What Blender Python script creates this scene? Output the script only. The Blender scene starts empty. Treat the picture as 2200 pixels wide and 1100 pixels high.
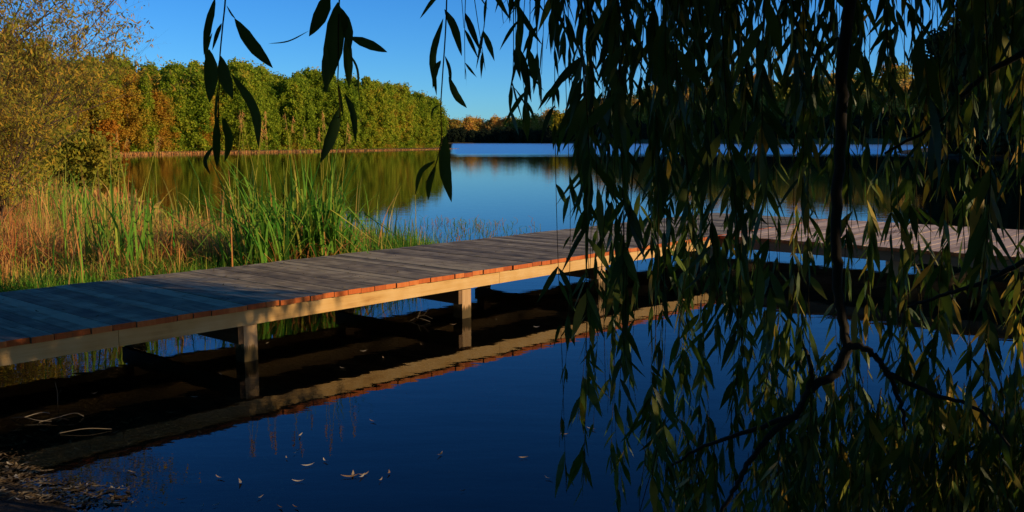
import bpy, math, random
import numpy as np
from mathutils import Vector

# ------------------------------------------------------------------ camera, sky, sun
C = bpy.context.scene
COL = C.collection
CAM_H = 1.75
F = 2041.0
PITCH = math.atan(248.0 / F)
cd = bpy.data.cameras.new("camera")
cd.sensor_width = 36.0
cd.lens = F / 2200.0 * 36.0
cd.clip_start = 0.05
cd.clip_end = 6000
cam = bpy.data.objects.new("camera", cd)
COL.objects.link(cam)
cam.location = (0, 0, CAM_H)
cam.rotation_euler = (math.pi / 2 - PITCH, 0, 0)
C.camera = cam

SUN_AZ = math.atan2(0.956, -0.277)       # clockwise from +Y
SUN_EL = math.radians(17.0)
w = bpy.data.worlds.new("World")
C.world = w
w.use_nodes = True
wn = w.node_tree
wn.nodes.clear()
wo = wn.nodes.new("ShaderNodeOutputWorld")
bg = wn.nodes.new("ShaderNodeBackground")
sky = wn.nodes.new("ShaderNodeTexSky")
sky.sky_type = 'NISHITA'
sky.sun_disc = False
sky.sun_elevation = SUN_EL
sky.sun_rotation = SUN_AZ
sky.altitude = 800
sky.air_density = 1.0
sky.dust_density = 0.0
sky.ozone_density = 4.0
hs = wn.nodes.new("ShaderNodeHueSaturation")
hs.inputs['Saturation'].default_value = 1.18
wn.links.new(sky.outputs[0], hs.inputs['Color'])
wb = wn.nodes.new("ShaderNodeMix"); wb.data_type = 'RGBA'; wb.blend_type = 'MULTIPLY'; wb.inputs[0].default_value = 1.0
wb.inputs[7].default_value = (0.52, 1.04, 1.55, 1)      # cool white balance of a deep blue autumn sky
wn.links.new(hs.outputs[0], wb.inputs[6])
wn.links.new(wb.outputs[2], bg.inputs[0])
wn.links.new(bg.outputs[0], wo.inputs[0])
bg.inputs[1].default_value = 0.1005

sl = bpy.data.lights.new("sun", 'SUN')
sl.energy = 5.0
sl.angle = math.radians(0.5)
sl.color = (1.0, 0.77, 0.47)
so = bpy.data.objects.new("sun", sl)
COL.objects.link(so)
sv = Vector((math.sin(SUN_AZ) * math.cos(SUN_EL), math.cos(SUN_AZ) * math.cos(SUN_EL), math.sin(SUN_EL)))
so.rotation_euler = sv.to_track_quat('Z', 'Y').to_euler()
so.location = (30, -8, 20)

C.view_settings.view_transform = 'Standard'
C.view_settings.look = 'None'
C.view_settings.gamma = 1.0
C.view_settings.exposure = -0.02
C.cycles.max_bounces = 8
C.cycles.blur_glossy = 1.0
C.cycles.transparent_max_bounces = 8

R = random.Random(7)
G = np.random.default_rng(11)

# ------------------------------------------------------------------ helpers
def ray(px, py):
    x = (px - 1100) / F
    z = -(py - 550) / F
    return np.array([x, math.cos(PITCH) + z * math.sin(PITCH), -math.sin(PITCH) + z * math.cos(PITCH)])

def at_y(px, py, Y):
    r = ray(px, py)
    t = Y / r[1]
    return np.array([r[0] * t, Y, CAM_H + r[2] * t])

def on_z(px, py, z=0.0):
    r = ray(px, py)
    t = (z - CAM_H) / r[2]
    return np.array([r[0] * t, r[1] * t, z])

class MB:
    """collects polygons and a per-vertex 'tone' value; build() links one mesh object"""
    def __init__(s):
        s.v = []; s.q = []; s.t = []; s.m = []; s.n = 0
    def add(s, v, q, t=0.5, m=0):
        v = np.asarray(v, dtype=np.float32).reshape(-1, 3)
        q = np.asarray(q, dtype=np.int64).reshape(-1, 4)
        s.v.append(v); s.q.append(q + s.n)
        t = np.asarray(t, dtype=np.float32)
        s.t.append(np.full(len(v), t, dtype=np.float32) if t.ndim == 0 else t)
        s.m.append(np.full(len(q), m, dtype=np.int32))
        s.n += len(v)
    def box(s, x0, x1, y0, y1, z0, z1, t=0.5, ends=None):
        v = [(x, y, z) for z in (z0, z1) for y in (y0, y1) for x in (x0, x1)]
        q = [(0, 2, 3, 1), (4, 5, 7, 6), (0, 1, 5, 4), (2, 6, 7, 3), (0, 4, 6, 2), (1, 3, 7, 5)]
        base = s.n
        s.add(v, q, t)
        if ends == 'y':
            s.m[-1][2] = 1; s.m[-1][3] = 1
        if ends == 'x':
            s.m[-1][4] = 1; s.m[-1][5] = 1
    def ribbons(s, P, S, t):
        """P (n,k,3) spine, S (n,k,3) half-width vectors, t (n,)"""
        n, k, _ = P.shape
        v = np.stack([P - S, P + S], 2).reshape(-1, 3)
        i = np.arange(n)[:, None] * (2 * k) + np.arange(k - 1)[None, :] * 2
        q = np.stack([i, i + 1, i + 3, i + 2], -1).reshape(-1, 4)
        s.add(v, q, np.repeat(t, 2 * k))
    def tube(s, pts, rad, t=0.5, sides=6):
        pts = np.asarray(pts, float); k = len(pts)
        rad = np.asarray(rad, float) * np.ones(k)
        d = np.gradient(pts, axis=0)
        d /= np.linalg.norm(d, axis=1)[:, None] + 1e-9
        ref = np.array([0.31, 0.87, 0.11])
        a = np.cross(d, ref); a /= np.linalg.norm(a, axis=1)[:, None] + 1e-9
        b = np.cross(d, a)
        an = np.arange(sides) * 2 * np.pi / sides
        v = pts[:, None] + rad[:, None, None] * (a[:, None] * np.cos(an)[None, :, None] + b[:, None] * np.sin(an)[None, :, None])
        q = []
        for i in range(k - 1):
            for j in range(sides):
                j2 = (j + 1) % sides
                q.append((i * sides + j, i * sides + j2, (i + 1) * sides + j2, (i + 1) * sides + j))
        s.add(v.reshape(-1, 3), q, t)
    def mesh(s, name, mats, smooth=False):
        me = bpy.data.meshes.new(name)
        v = np.concatenate(s.v); q = np.concatenate(s.q)
        me.vertices.add(len(v)); me.vertices.foreach_set('co', v.ravel())
        me.loops.add(len(q) * 4); me.loops.foreach_set('vertex_index', q.ravel().astype(np.int32))
        me.polygons.add(len(q))
        me.polygons.foreach_set('loop_start', np.arange(len(q), dtype=np.int32) * 4)
        me.polygons.foreach_set('material_index', np.concatenate(s.m))
        me.polygons.foreach_set('use_smooth', np.full(len(q), bool(smooth)))
        a = me.attributes.new('tone', 'FLOAT', 'POINT')
        a.data.foreach_set('value', np.concatenate(s.t))
        for m in (mats if isinstance(mats, (list, tuple)) else [mats]):
            me.materials.append(m)
        me.update(calc_edges=True)
        return me
    def build(s, name, mats, parent=None, smooth=False):
        o = bpy.data.objects.new(name, s.mesh(name, mats, smooth))
        COL.objects.link(o)
        if parent is not None:
            o.parent = parent
        return o

def tag(o, label=None, cat=None, group=None, kind=None):
    if label: o['label'] = label
    if cat: o['category'] = cat
    if group: o['group'] = group
    if kind: o['kind'] = kind
    return o

def empty(name, loc, rz=0.0):
    o = bpy.data.objects.new(name, None)
    COL.objects.link(o)
    o.location = loc; o.rotation_euler = (0, 0, rz)
    o.empty_display_size = 0.2
    return o

def copy_tree(o, parent=None):
    c = o.copy(); COL.objects.link(c); c.parent = parent
    for ch in list(o.children):
        copy_tree(ch, c)
    return c

# ------------------------------------------------------------------ materials
def newmat(name):
    m = bpy.data.materials.new(name); m.use_nodes = True
    m.node_tree.nodes.clear()
    return m, m.node_tree.nodes, m.node_tree.links

def ramp(N, stops, interp='LINEAR'):
    r = N.new("ShaderNodeValToRGB")
    r.color_ramp.interpolation = interp
    e = r.color_ramp.elements
    e[0].position = stops[0][0]; e[0].color = (*stops[0][1], 1)
    e[1].position = stops[-1][0]; e[1].color = (*stops[-1][1], 1)
    for p, c in stops[1:-1]:
        x = e.new(p); x.color = (*c, 1)
    return r

def leaf_mat(name, stops, transl=0.35, rand=0.0, noise=0.0, gloss=0.0, nscale=0.6):
    """leaf colour from the 'tone' attribute (+ per-object random + patchy noise)"""
    m, N, L = newmat(name)
    out = N.new("ShaderNodeOutputMaterial")
    at = N.new("ShaderNodeAttribute"); at.attribute_name = 'tone'
    val = at.outputs['Fac']
    if rand:
        oi = N.new("ShaderNodeObjectInfo")
        mm = N.new("ShaderNodeMath"); mm.operation = 'MULTIPLY_ADD'
        L.new(oi.outputs['Random'], mm.inputs[0]); mm.inputs[1].default_value = rand; L.new(val, mm.inputs[2])
        m2 = N.new("ShaderNodeMath"); m2.operation = 'SUBTRACT'; L.new(mm.outputs[0], m2.inputs[0]); m2.inputs[1].default_value = rand / 2
        val = m2.outputs[0]
    if noise:
        ge = N.new("ShaderNodeNewGeometry")
        nz = N.new("ShaderNodeTexNoise"); nz.inputs['Scale'].default_value = nscale; nz.inputs['Detail'].default_value = 3
        L.new(ge.outputs['Position'], nz.inputs['Vector'])
        mm = N.new("ShaderNodeMath"); mm.operation = 'MULTIPLY_ADD'
        L.new(nz.outputs['Fac'], mm.inputs[0]); mm.inputs[1].default_value = noise; L.new(val, mm.inputs[2])
        m2 = N.new("ShaderNodeMath"); m2.operation = 'SUBTRACT'; L.new(mm.outputs[0], m2.inputs[0]); m2.inputs[1].default_value = noise / 2
        val = m2.outputs[0]
    r = ramp(N, stops); L.new(val, r.inputs[0])
    df = N.new("ShaderNodeBsdfDiffuse"); L.new(r.outputs[0], df.inputs['Color'])
    tr = N.new("ShaderNodeBsdfTranslucent"); L.new(r.outputs[0], tr.inputs['Color'])
    mx = N.new("ShaderNodeMixShader"); mx.inputs[0].default_value = transl
    L.new(df.outputs[0], mx.inputs[1]); L.new(tr.outputs[0], mx.inputs[2])
    last = mx.outputs[0]
    if gloss:
        gl = N.new("ShaderNodeBsdfGlossy"); gl.inputs['Roughness'].default_value = 0.42
        gl.inputs['Color'].default_value = (1, 1, 1, 1)
        m3 = N.new("ShaderNodeMixShader"); m3.inputs[0].default_value = gloss
        L.new(last, m3.inputs[1]); L.new(gl.outputs[0], m3.inputs[2]); last = m3.outputs[0]
    L.new(last, out.inputs[0])
    return m

def bark_mat(name, c0, c1, scale=14):
    m, N, L = newmat(name)
    out = N.new("ShaderNodeOutputMaterial")
    tc = N.new("ShaderNodeTexCoord")
    mp = N.new("ShaderNodeMapping"); mp.inputs['Scale'].default_value = (scale, scale, scale * 0.25)
    L.new(tc.outputs['Object'], mp.inputs[0])
    nz = N.new("ShaderNodeTexNoise"); nz.inputs['Scale'].default_value = 1.0; nz.inputs['Detail'].default_value = 6
    L.new(mp.outputs[0], nz.inputs['Vector'])
    r = ramp(N, [(0.3, c0), (0.7, c1)]); L.new(nz.outputs['Fac'], r.inputs[0])
    b = N.new("ShaderNodeBsdfPrincipled"); b.inputs['Roughness'].default_value = 0.9
    L.new(r.outputs[0], b.inputs['Base Color'])
    bp = N.new("ShaderNodeBump"); bp.inputs['Strength'].default_value = 0.6; bp.inputs['Distance'].default_value = 0.02
    L.new(nz.outputs['Fac'], bp.inputs['Height']); L.new(bp.outputs[0], b.inputs['Normal'])
    L.new(b.outputs[0], out.inputs[0])
    return m

def wood_mat(name, stops, grain='x', stain=0.5, rough=0.8, contrast=1.0, blotch=2.3, wet=False):
    """sawn timber: grain stretched along one local axis, per-board tone, blotches, knots"""
    m, N, L = newmat(name)
    out = N.new("ShaderNodeOutputMaterial")
    tc = N.new("ShaderNodeTexCoord")
    at = N.new("ShaderNodeAttribute"); at.attribute_name = 'tone'
    off = N.new("ShaderNodeVectorMath"); off.operation = 'MULTIPLY_ADD'
    cb = N.new("ShaderNodeCombineXYZ")
    for i in range(3): L.new(at.outputs['Fac'], cb.inputs[i])
    L.new(cb.outputs[0], off.inputs[0]); off.inputs[1].default_value = (13, 17, 7); L.new(tc.outputs['Object'], off.inputs[2])
    mp = N.new("ShaderNodeMapping")
    mp.inputs['Scale'].default_value = {'x': (1.6, 34, 34), 'y': (34, 1.6, 34), 'z': (30, 30, 1.4)}[grain]
    L.new(off.outputs[0], mp.inputs[0])
    nz = N.new("ShaderNodeTexNoise"); nz.inputs['Scale'].default_value = 1.0; nz.inputs['Detail'].default_value = 5
    nz.inputs['Roughness'].default_value = 0.62; nz.inputs['Distortion'].default_value = 0.5
    L.new(mp.outputs[0], nz.inputs['Vector'])
    bl = N.new("ShaderNodeTexNoise"); bl.inputs['Scale'].default_value = blotch; bl.inputs['Detail'].default_value = 5
    L.new(off.outputs[0], bl.inputs['Vector'])
    a1 = N.new("ShaderNodeMath"); a1.operation = 'MULTIPLY'; L.new(nz.outputs['Fac'], a1.inputs[0]); a1.inputs[1].default_value = 0.55 * contrast
    a2 = N.new("ShaderNodeMath"); a2.operation = 'MULTIPLY_ADD'; L.new(bl.outputs['Fac'], a2.inputs[0]); a2.inputs[1].default_value = stain; L.new(a1.outputs[0], a2.inputs[2])
    a3 = N.new("ShaderNodeMath"); a3.operation = 'MULTIPLY_ADD'; L.new(at.outputs['Fac'], a3.inputs[0]); a3.inputs[1].default_value = 0.35; L.new(a2.outputs[0], a3.inputs[2])
    r = ramp(N, stops); L.new(a3.outputs[0], r.inputs[0])
    # knots
    vo = N.new("ShaderNodeTexVoronoi"); vo.inputs['Scale'].default_value = 3.1
    L.new(off.outputs[0], vo.inputs['Vector'])
    kr = ramp(N, [(0.035, (0.25, 0.17, 0.12)), (0.085, (1, 1, 1))]); L.new(vo.outputs['Distance'], kr.inputs[0])
    mu = N.new("ShaderNodeMix"); mu.data_type = 'RGBA'; mu.blend_type = 'MULTIPLY'; mu.inputs[0].default_value = 0.8
    L.new(r.outputs[0], mu.inputs[6]); L.new(kr.outputs[0], mu.inputs[7])
    if wet:        # dark soaked and slimy band round the waterline
        ge = N.new("ShaderNodeNewGeometry"); sz = N.new("ShaderNodeSeparateXYZ"); L.new(ge.outputs['Position'], sz.inputs[0])
        wz = N.new("ShaderNodeMath"); wz.operation = 'MULTIPLY_ADD'; L.new(nz.outputs['Fac'], wz.inputs[0]); wz.inputs[1].default_value = -0.17; L.new(sz.outputs['Z'], wz.inputs[2])
        wr = ramp(N, [(0.0, (0.16, 0.17, 0.10)), (0.025, (0.45, 0.42, 0.33)), (0.04, (1, 1, 1))]); L.new(wz.outputs[0], wr.inputs[0])
        m5 = N.new("ShaderNodeMix"); m5.data_type = 'RGBA'; m5.blend_type = 'MULTIPLY'; m5.inputs[0].default_value = 1.0
        L.new(mu.outputs[2], m5.inputs[6]); L.new(wr.outputs[0], m5.inputs[7]); mu = m5
    b = N.new("ShaderNodeBsdfPrincipled"); b.inputs['Roughness'].default_value = rough
    b.inputs['Specular IOR Level'].default_value = 0.25
    L.new(mu.outputs[2], b.inputs['Base Color'])
    bp = N.new("ShaderNodeBump"); bp.inputs['Strength'].default_value = 0.5; bp.inputs['Distance'].default_value = 0.004
    L.new(nz.outputs['Fac'], bp.inputs['Height']); L.new(bp.outputs[0], b.inputs['Normal'])
    L.new(b.outputs[0], out.inputs[0])
    return m

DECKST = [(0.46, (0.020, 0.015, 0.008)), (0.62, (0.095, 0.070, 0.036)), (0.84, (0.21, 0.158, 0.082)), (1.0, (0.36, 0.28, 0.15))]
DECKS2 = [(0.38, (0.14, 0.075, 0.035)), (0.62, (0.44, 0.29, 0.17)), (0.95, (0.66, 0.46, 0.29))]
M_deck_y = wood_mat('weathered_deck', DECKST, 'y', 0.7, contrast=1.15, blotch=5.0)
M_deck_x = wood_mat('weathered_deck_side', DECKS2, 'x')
M_end = wood_mat('board_end_grain', [(0.3, (0.24, 0.045, 0.008)), (0.65, (0.50, 0.115, 0.02)), (1.0, (0.66, 0.24, 0.06))], 'z', 0.4)
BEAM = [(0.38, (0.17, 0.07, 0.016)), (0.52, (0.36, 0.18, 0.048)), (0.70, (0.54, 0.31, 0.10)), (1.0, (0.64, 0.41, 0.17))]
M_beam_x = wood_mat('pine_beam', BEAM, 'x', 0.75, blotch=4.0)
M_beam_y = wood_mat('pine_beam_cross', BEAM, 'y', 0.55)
M_frame_shade = wood_mat('shade_dark_framing', [(0.25, (0.05, 0.025, 0.010)), (0.6, (0.15, 0.08, 0.03)), (1.0, (0.26, 0.14, 0.06))], 'y', 0.6)  # brown darkened to carry the shade on cross beams and side fascia
M_frame_bounce = wood_mat('bounce_lit_framing', [(0.30, (0.34, 0.16, 0.04)), (0.6, (0.74, 0.42, 0.14)), (1.0, (0.88, 0.58, 0.25))], 'x', 0.6)  # brightened to stand in for sun bounced up off the water
M_post = wood_mat('pine_post', [(0.25, (0.20, 0.115, 0.06)), (0.6, (0.38, 0.21, 0.085)), (1.0, (0.54, 0.34, 0.16))], 'z', 0.6, wet=True)

M_willow = leaf_mat('willow_leaves', [(0.0, (0.035, 0.075, 0.010)), (0.45, (0.085, 0.15, 0.016)), (0.7, (0.19, 0.22, 0.022)), (0.88, (0.36, 0.27, 0.03)), (1.0, (0.55, 0.33, 0.04))], 0.40, gloss=0.03)
M_willow_twig = leaf_mat('willow_twig_bark', [(0.0, (0.035, 0.025, 0.012)), (1.0, (0.11, 0.085, 0.03))], 0.0)
M_willow_bark = bark_mat('willow_bark', (0.012, 0.009, 0.006), (0.045, 0.032, 0.02), 18)
M_trunk = bark_mat('tree_trunk', (0.05, 0.035, 0.022), (0.16, 0.12, 0.08), 2)
M_alder = leaf_mat('alder_leaves', [(0.0, (0.10, 0.16, 0.012)), (0.3, (0.20, 0.28, 0.018)), (0.6, (0.36, 0.40, 0.028)), (0.8, (0.48, 0.38, 0.03)), (1.0, (0.50, 0.26, 0.04))], 0.45, rand=0.22, noise=0.45, nscale=0.10)
M_autumn = leaf_mat('autumn_leaves', [(0.0, (0.15, 0.19, 0.016)), (0.4, (0.36, 0.30, 0.026)), (0.72, (0.54, 0.31, 0.030)), (1.0, (0.60, 0.24, 0.030))], 0.45, rand=0.35, noise=0.3, nscale=0.5)
M_shadetree = leaf_mat('shade_dark_leaves', [(0.0, (0.010, 0.016, 0.010)), (1.0, (0.035, 0.045, 0.020))], 0.15, rand=0.3)  # cast shadow on the far shore put into the leaf colour
M_mixed = leaf_mat('mixed_leaves', [(0.0, (0.18, 0.20, 0.03)), (0.35, (0.38, 0.32, 0.04)), (0.6, (0.58, 0.38, 0.07)), (0.8, (0.68, 0.32, 0.08)), (1.0, (0.72, 0.52, 0.06))], 0.45, rand=0.7, noise=0.2, nscale=0.1)
BL = [(0.0, (0.03, 0.10, 0.015)), (0.25, (0.08, 0.25, 0.025)), (0.45, (0.22, 0.38, 0.04)), (0.6, (0.46, 0.42, 0.06)), (0.78, (0.68, 0.32, 0.10)), (1.0, (0.58, 0.19, 0.05))]
M_blade = leaf_mat('grass_blades', BL, 0.35, noise=0.12, nscale=1.2)
M_twigs = leaf_mat('bare_twigs', [(0.0, (0.05, 0.03, 0.018)), (1.0, (0.15, 0.09, 0.05))], 0.0)
M_sparse = leaf_mat('sparse_yellow_leaves', [(0.0, (0.20, 0.22, 0.025)), (0.5, (0.44, 0.34, 0.035)), (1.0, (0.62, 0.32, 0.04))], 0.45)
M_litter = leaf_mat('fallen_leaf', [(0.0, (0.30, 0.17, 0.07)), (0.6, (0.50, 0.36, 0.20)), (1.0, (0.66, 0.58, 0.42))], 0.2)
M_debris = leaf_mat('pale_twig', [(0.0, (0.08, 0.055, 0.035)), (1.0, (0.26, 0.21, 0.15))], 0.0)

# ------------------------------------------------------------------ shoreline, ground, water
LAKE = np.array([(-5.9, 5.2), (-4.2, 5.35), (-2.9, 4.95), (-2.1, 4.35), (-1.3, 3.3), (0.5, 2.4), (4, 1.6), (8, 1.2), (20, 5), (34, 25), (43, 60), (47, 112),
                 (60, 150), (110, 250), (150, 340), (187, 430), (120, 520), (60, 580), (-20, 620), (-75, 600), (-70, 400), (-30, 250),
                 (-15, 214), (-12.5, 204), (-16, 190), (-24, 168), (-33, 150), (-41.5, 132), (-46.5, 117), (-47, 104), (-40, 76),
                 (-27, 50), (-15.5, 31), (-9.5, 22.5), (-6.2, 18.2), (-4.2, 16.4), (-2.3, 15.6), (-1.2, 14.4), (-0.85, 13.0), (-1.45, 12.0),
                 (-4.2, 9.0), (-6.9, 6.1), (-7.3, 5.2)], float)

def lake_sd(P):
    """signed distance to the shoreline: positive on the water side"""
    P = np.asarray(P, float).reshape(-1, 2)
    A = LAKE; B = np.roll(LAKE, -1, 0)
    d = np.full(len(P), 1e9); ins = np.zeros(len(P), bool)
    for a, b in zip(A, B):
        ab = b - a; ap = P - a
        t = np.clip((ap @ ab) / (ab @ ab), 0, 1)
        d = np.minimum(d, np.linalg.norm(ap - t[:, None] * ab, axis=1))
        c = (a[1] > P[:, 1]) != (b[1] > P[:, 1])
        with np.errstate(divide='ignore', invalid='ignore'):
            xi = (b[0] - a[0]) * (P[:, 1] - a[1]) / (b[1] - a[1]) + a[0]
        ins ^= c & (P[:, 0] < xi)
    return np.where(ins, d, -d)

def bumpy(x, y):
    return 0.5 * (np.sin(x * 1.9 + 1.3 * np.sin(y * 1.1)) + np.sin(y * 2.3 + 1.7 * np.sin(x * 0.7)))

def ground_h(P):
    P = np.asarray(P, float).reshape(-1, 2)
    s = lake_sd(P)
    x, y = P[:, 0], P[:, 1]
    r = np.hypot(x, y)
    land = np.minimum(-s * 0.16, 0.30) + np.clip((-s - 4) * 0.02, 0, 3)
    hill = np.clip((y - 330) / 120, 0, 1) * np.clip((x - 20) / 80, 0, 1) * np.clip(-s / 60, 0, 1) * 16
    land = land + hill + 0.02 * bumpy(x * 1.5, y * 1.5) * np.clip(-s * 2, 0, 1)
    bed = -np.minimum(s * 0.055, 0.28) - np.clip(s - 2.5, 0, 10) * 0.25
    bed = bed + 0.015 * bumpy(x * 3, y * 3) * np.clip(s, 0, 1)
    return np.where(s > 0, bed, land)

rr = np.concatenate([[0.0], np.concatenate([np.geomspace(0.6, 60, 150), np.geomspace(61, 260, 130), np.geomspace(265, 5200, 60)])])
na = 640
aa = np.arange(na) * 2 * np.pi / na
X = (rr[:, None] * np.cos(aa)); Y = (rr[:, None] * np.sin(aa)) + 0.0
H = ground_h(np.stack([X.ravel(), Y.ravel()], 1)).reshape(X.shape)
V = np.stack([X, Y, H], -1).reshape(-1, 3)
i = np.arange(len(rr) - 1)[:, None]; j = np.arange(na)[None, :]
j2 = (j + 1) % na
Q = np.stack([i * na + j, i * na + j2 + 0 * i, (i + 1) * na + j2, (i + 1) * na + j], -1)[..., ::-1].reshape(-1, 4)

def ground_material():
    m, N, L = newmat('shore_soil')
    out = N.new("ShaderNodeOutputMaterial")
    ge = N.new("ShaderNodeNewGeometry")
    n1 = N.new("ShaderNodeTexNoise"); n1.inputs['Scale'].default_value = 1.3; n1.inputs['Detail'].default_value = 8
    n2 = N.new("ShaderNodeTexNoise"); n2.inputs['Scale'].default_value = 22; n2.inputs['Detail'].default_value = 6
    L.new(ge.outputs['Position'], n1.inputs['Vector']); L.new(ge.outputs['Position'], n2.inputs['Vector'])
    ad = N.new("ShaderNodeMath"); ad.operation = 'MULTIPLY_ADD'; L.new(n2.outputs['Fac'], ad.inputs[0]); ad.inputs[1].default_value = 0.6
    L.new(n1.outputs['Fac'], ad.inputs[2])
    r = ramp(N, [(0.55, (0.018, 0.013, 0.008)), (0.85, (0.06, 0.042, 0.024)), (1.05, (0.14, 0.095, 0.05))])
    L.new(ad.outputs[0], r.inputs[0])
    # dry strip and turf above the waterline
    sx = N.new("ShaderNodeSeparateXYZ"); L.new(ge.outputs['Position'], sx.inputs[0])
    mr = N.new("ShaderNodeMapRange"); mr.inputs['From Min'].default_value = 0.05; mr.inputs['From Max'].default_value = 0.25
    L.new(sx.outputs['Z'], mr.inputs['Value'])
    g2 = ramp(N, [(0.35, (0.07, 0.06, 0.02)), (0.6, (0.17, 0.115, 0.045))]); L.new(n1.outputs['Fac'], g2.inputs[0])
    mx = N.new("ShaderNodeMix"); mx.data_type = 'RGBA'; L.new(mr.outputs[0], mx.inputs[0]); L.new(r.outputs[0], mx.inputs[6]); L.new(g2.outputs[0], mx.inputs[7])
    b = N.new("ShaderNodeBsdfPrincipled"); b.inputs['Roughness'].default_value = 0.95; b.inputs['Specular IOR Level'].default_value = 0.1
    L.new(mx.outputs[2], b.inputs['Base Color'])
    bp = N.new("ShaderNodeBump"); bp.inputs['Strength'].default_value = 0.7; bp.inputs['Distance'].default_value = 0.03
    L.new(n2.outputs['Fac'], bp.inputs['Height']); L.new(bp.outputs[0], b.inputs['Normal'])
    L.new(b.outputs[0], out.inputs[0])
    return m

g = MB(); g.add(V, Q)
go = g.build('ground', ground_material(), smooth=True); tag(go, kind='structure')

def water_material():
    m, N, L = newmat('lake_water')
    out = N.new("ShaderNodeOutputMaterial")
    ge = N.new("ShaderNodeNewGeometry")
    sx = N.new("ShaderNodeSeparateXYZ"); L.new(ge.outputs['Position'], sx.inputs[0])
    # wind-ruffled stretch of open lake, far out
    mr = N.new("ShaderNodeMapRange"); mr.inputs['From Min'].default_value = 105; mr.inputs['From Max'].default_value = 135
    mp0 = N.new("ShaderNodeMapping"); mp0.inputs['Scale'].default_value = (0.006, 0.045, 1)
    L.new(ge.outputs['Position'], mp0.inputs[0])
    n0 = N.new("ShaderNodeTexNoise"); n0.inputs['Scale'].default_value = 1.0; n0.inputs['Detail'].default_value = 2
    L.new(mp0.outputs[0], n0.inputs['Vector'])
    yy = N.new("ShaderNodeMath"); yy.operation = 'MULTIPLY_ADD'; L.new(n0.outputs['Fac'], yy.inputs[0]); yy.inputs[1].default_value = 46
    L.new(sx.outputs['Y'], yy.inputs[2])
    y2 = N.new("ShaderNodeMath"); y2.operation = 'SUBTRACT'; L.new(yy.outputs[0], y2.inputs[0]); y2.inputs[1].default_value = 20
    L.new(y2.outputs[0], mr.inputs['Value'])
    lx = N.new("ShaderNodeMath"); lx.operation = 'MULTIPLY_ADD'; L.new(sx.outputs['Y'], lx.inputs[0]); lx.inputs[1].default_value = 0.0625
    L.new(sx.outputs['X'], lx.inputs[2])
    lee = N.new("ShaderNodeMapRange"); lee.inputs['From Min'].default_value = -0.6; lee.inputs['From Max'].default_value = 0.8
    L.new(lx.outputs[0], lee.inputs['Value'])
    mk = N.new("ShaderNodeMath"); mk.operation = 'MULTIPLY'; L.new(mr.outputs[0], mk.inputs[0]); L.new(lee.outputs[0], mk.inputs[1])
    ro = N.new("ShaderNodeMapRange"); ro.inputs['To Min'].default_value = 0.012; ro.inputs['To Max'].default_value = 0.27
    L.new(mk.outputs[0], ro.inputs['Value'])
    mp = N.new("ShaderNodeMapping"); mp.inputs['Scale'].default_value = (0.9, 2.6, 1)
    L.new(ge.outputs['Position'], mp.inputs[0])
    n1 = N.new("ShaderNodeTexNoise"); n1.inputs['Scale'].default_value = 1.6; n1.inputs['Detail'].default_value = 3
    L.new(mp.outputs[0], n1.inputs['Vector'])
    bp = N.new("ShaderNodeBump"); bp.inputs['Distance'].default_value = 0.01; bp.inputs['Strength'].default_value = 0.16
    L.new(n1.outputs['Fac'], bp.inputs['Height'])
    gl = N.new("ShaderNodeBsdfGlossy"); L.new(ro.outputs[0], gl.inputs['Roughness']); L.new(bp.outputs[0], gl.inputs['Normal'])
    gc = N.new("ShaderNodeMix"); gc.data_type = 'RGBA'; L.new(mk.outputs[0], gc.inputs[0])
    gc.inputs[6].default_value = (0.82, 0.86, 0.90, 1); gc.inputs[7].default_value = (0.52, 0.86, 1.0, 1)  # bluer tint on ruffled water paints in the higher sky ripples would reflect
    L.new(gc.outputs[2], gl.inputs['Color'])
    tr = N.new("ShaderNodeBsdfTransparent"); tr.inputs[0].default_value = (0.62, 0.60, 0.45, 1)
    fr = N.new("ShaderNodeFresnel"); fr.inputs['IOR'].default_value = 1.24; L.new(bp.outputs[0], fr.inputs['Normal'])
    # facets of ruffled water face the viewer more: weaker grazing reflection
    rf = N.new("ShaderNodeMapRange"); rf.inputs['To Min'].default_value = 1.0; rf.inputs['To Max'].default_value = 0.85
    L.new(mk.outputs[0], rf.inputs['Value'])
    ff = N.new("ShaderNodeMath"); ff.operation = 'MULTIPLY'; L.new(fr.outputs[0], ff.inputs[0]); L.new(rf.outputs[0], ff.inputs[1])
    mx = N.new("ShaderNodeMixShader"); L.new(ff.outputs[0], mx.inputs[0]); L.new(tr.outputs[0], mx.inputs[1]); L.new(gl.outputs[0], mx.inputs[2])
    L.new(mx.outputs[0], out.inputs[0])
    return m

rw = np.concatenate([[0.0], np.geomspace(2, 5000, 24)])
wv = np.stack([rw[:, None] * np.cos(aa[::8]), rw[:, None] * np.sin(aa[::8]), np.zeros((len(rw), na // 8))], -1).reshape(-1, 3)
nb = na // 8
i = np.arange(len(rw) - 1)[:, None]; j = np.arange(nb)[None, :]; j2 = (j + 1) % nb
wq = np.stack([i * nb + j, i * nb + j2 + 0 * i, (i + 1) * nb + j2, (i + 1) * nb + j], -1)[..., ::-1].reshape(-1, 4)
wm = MB(); wm.add(wv, wq)
wob = wm.build('water', water_material()); tag(wob, kind='structure')

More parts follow.
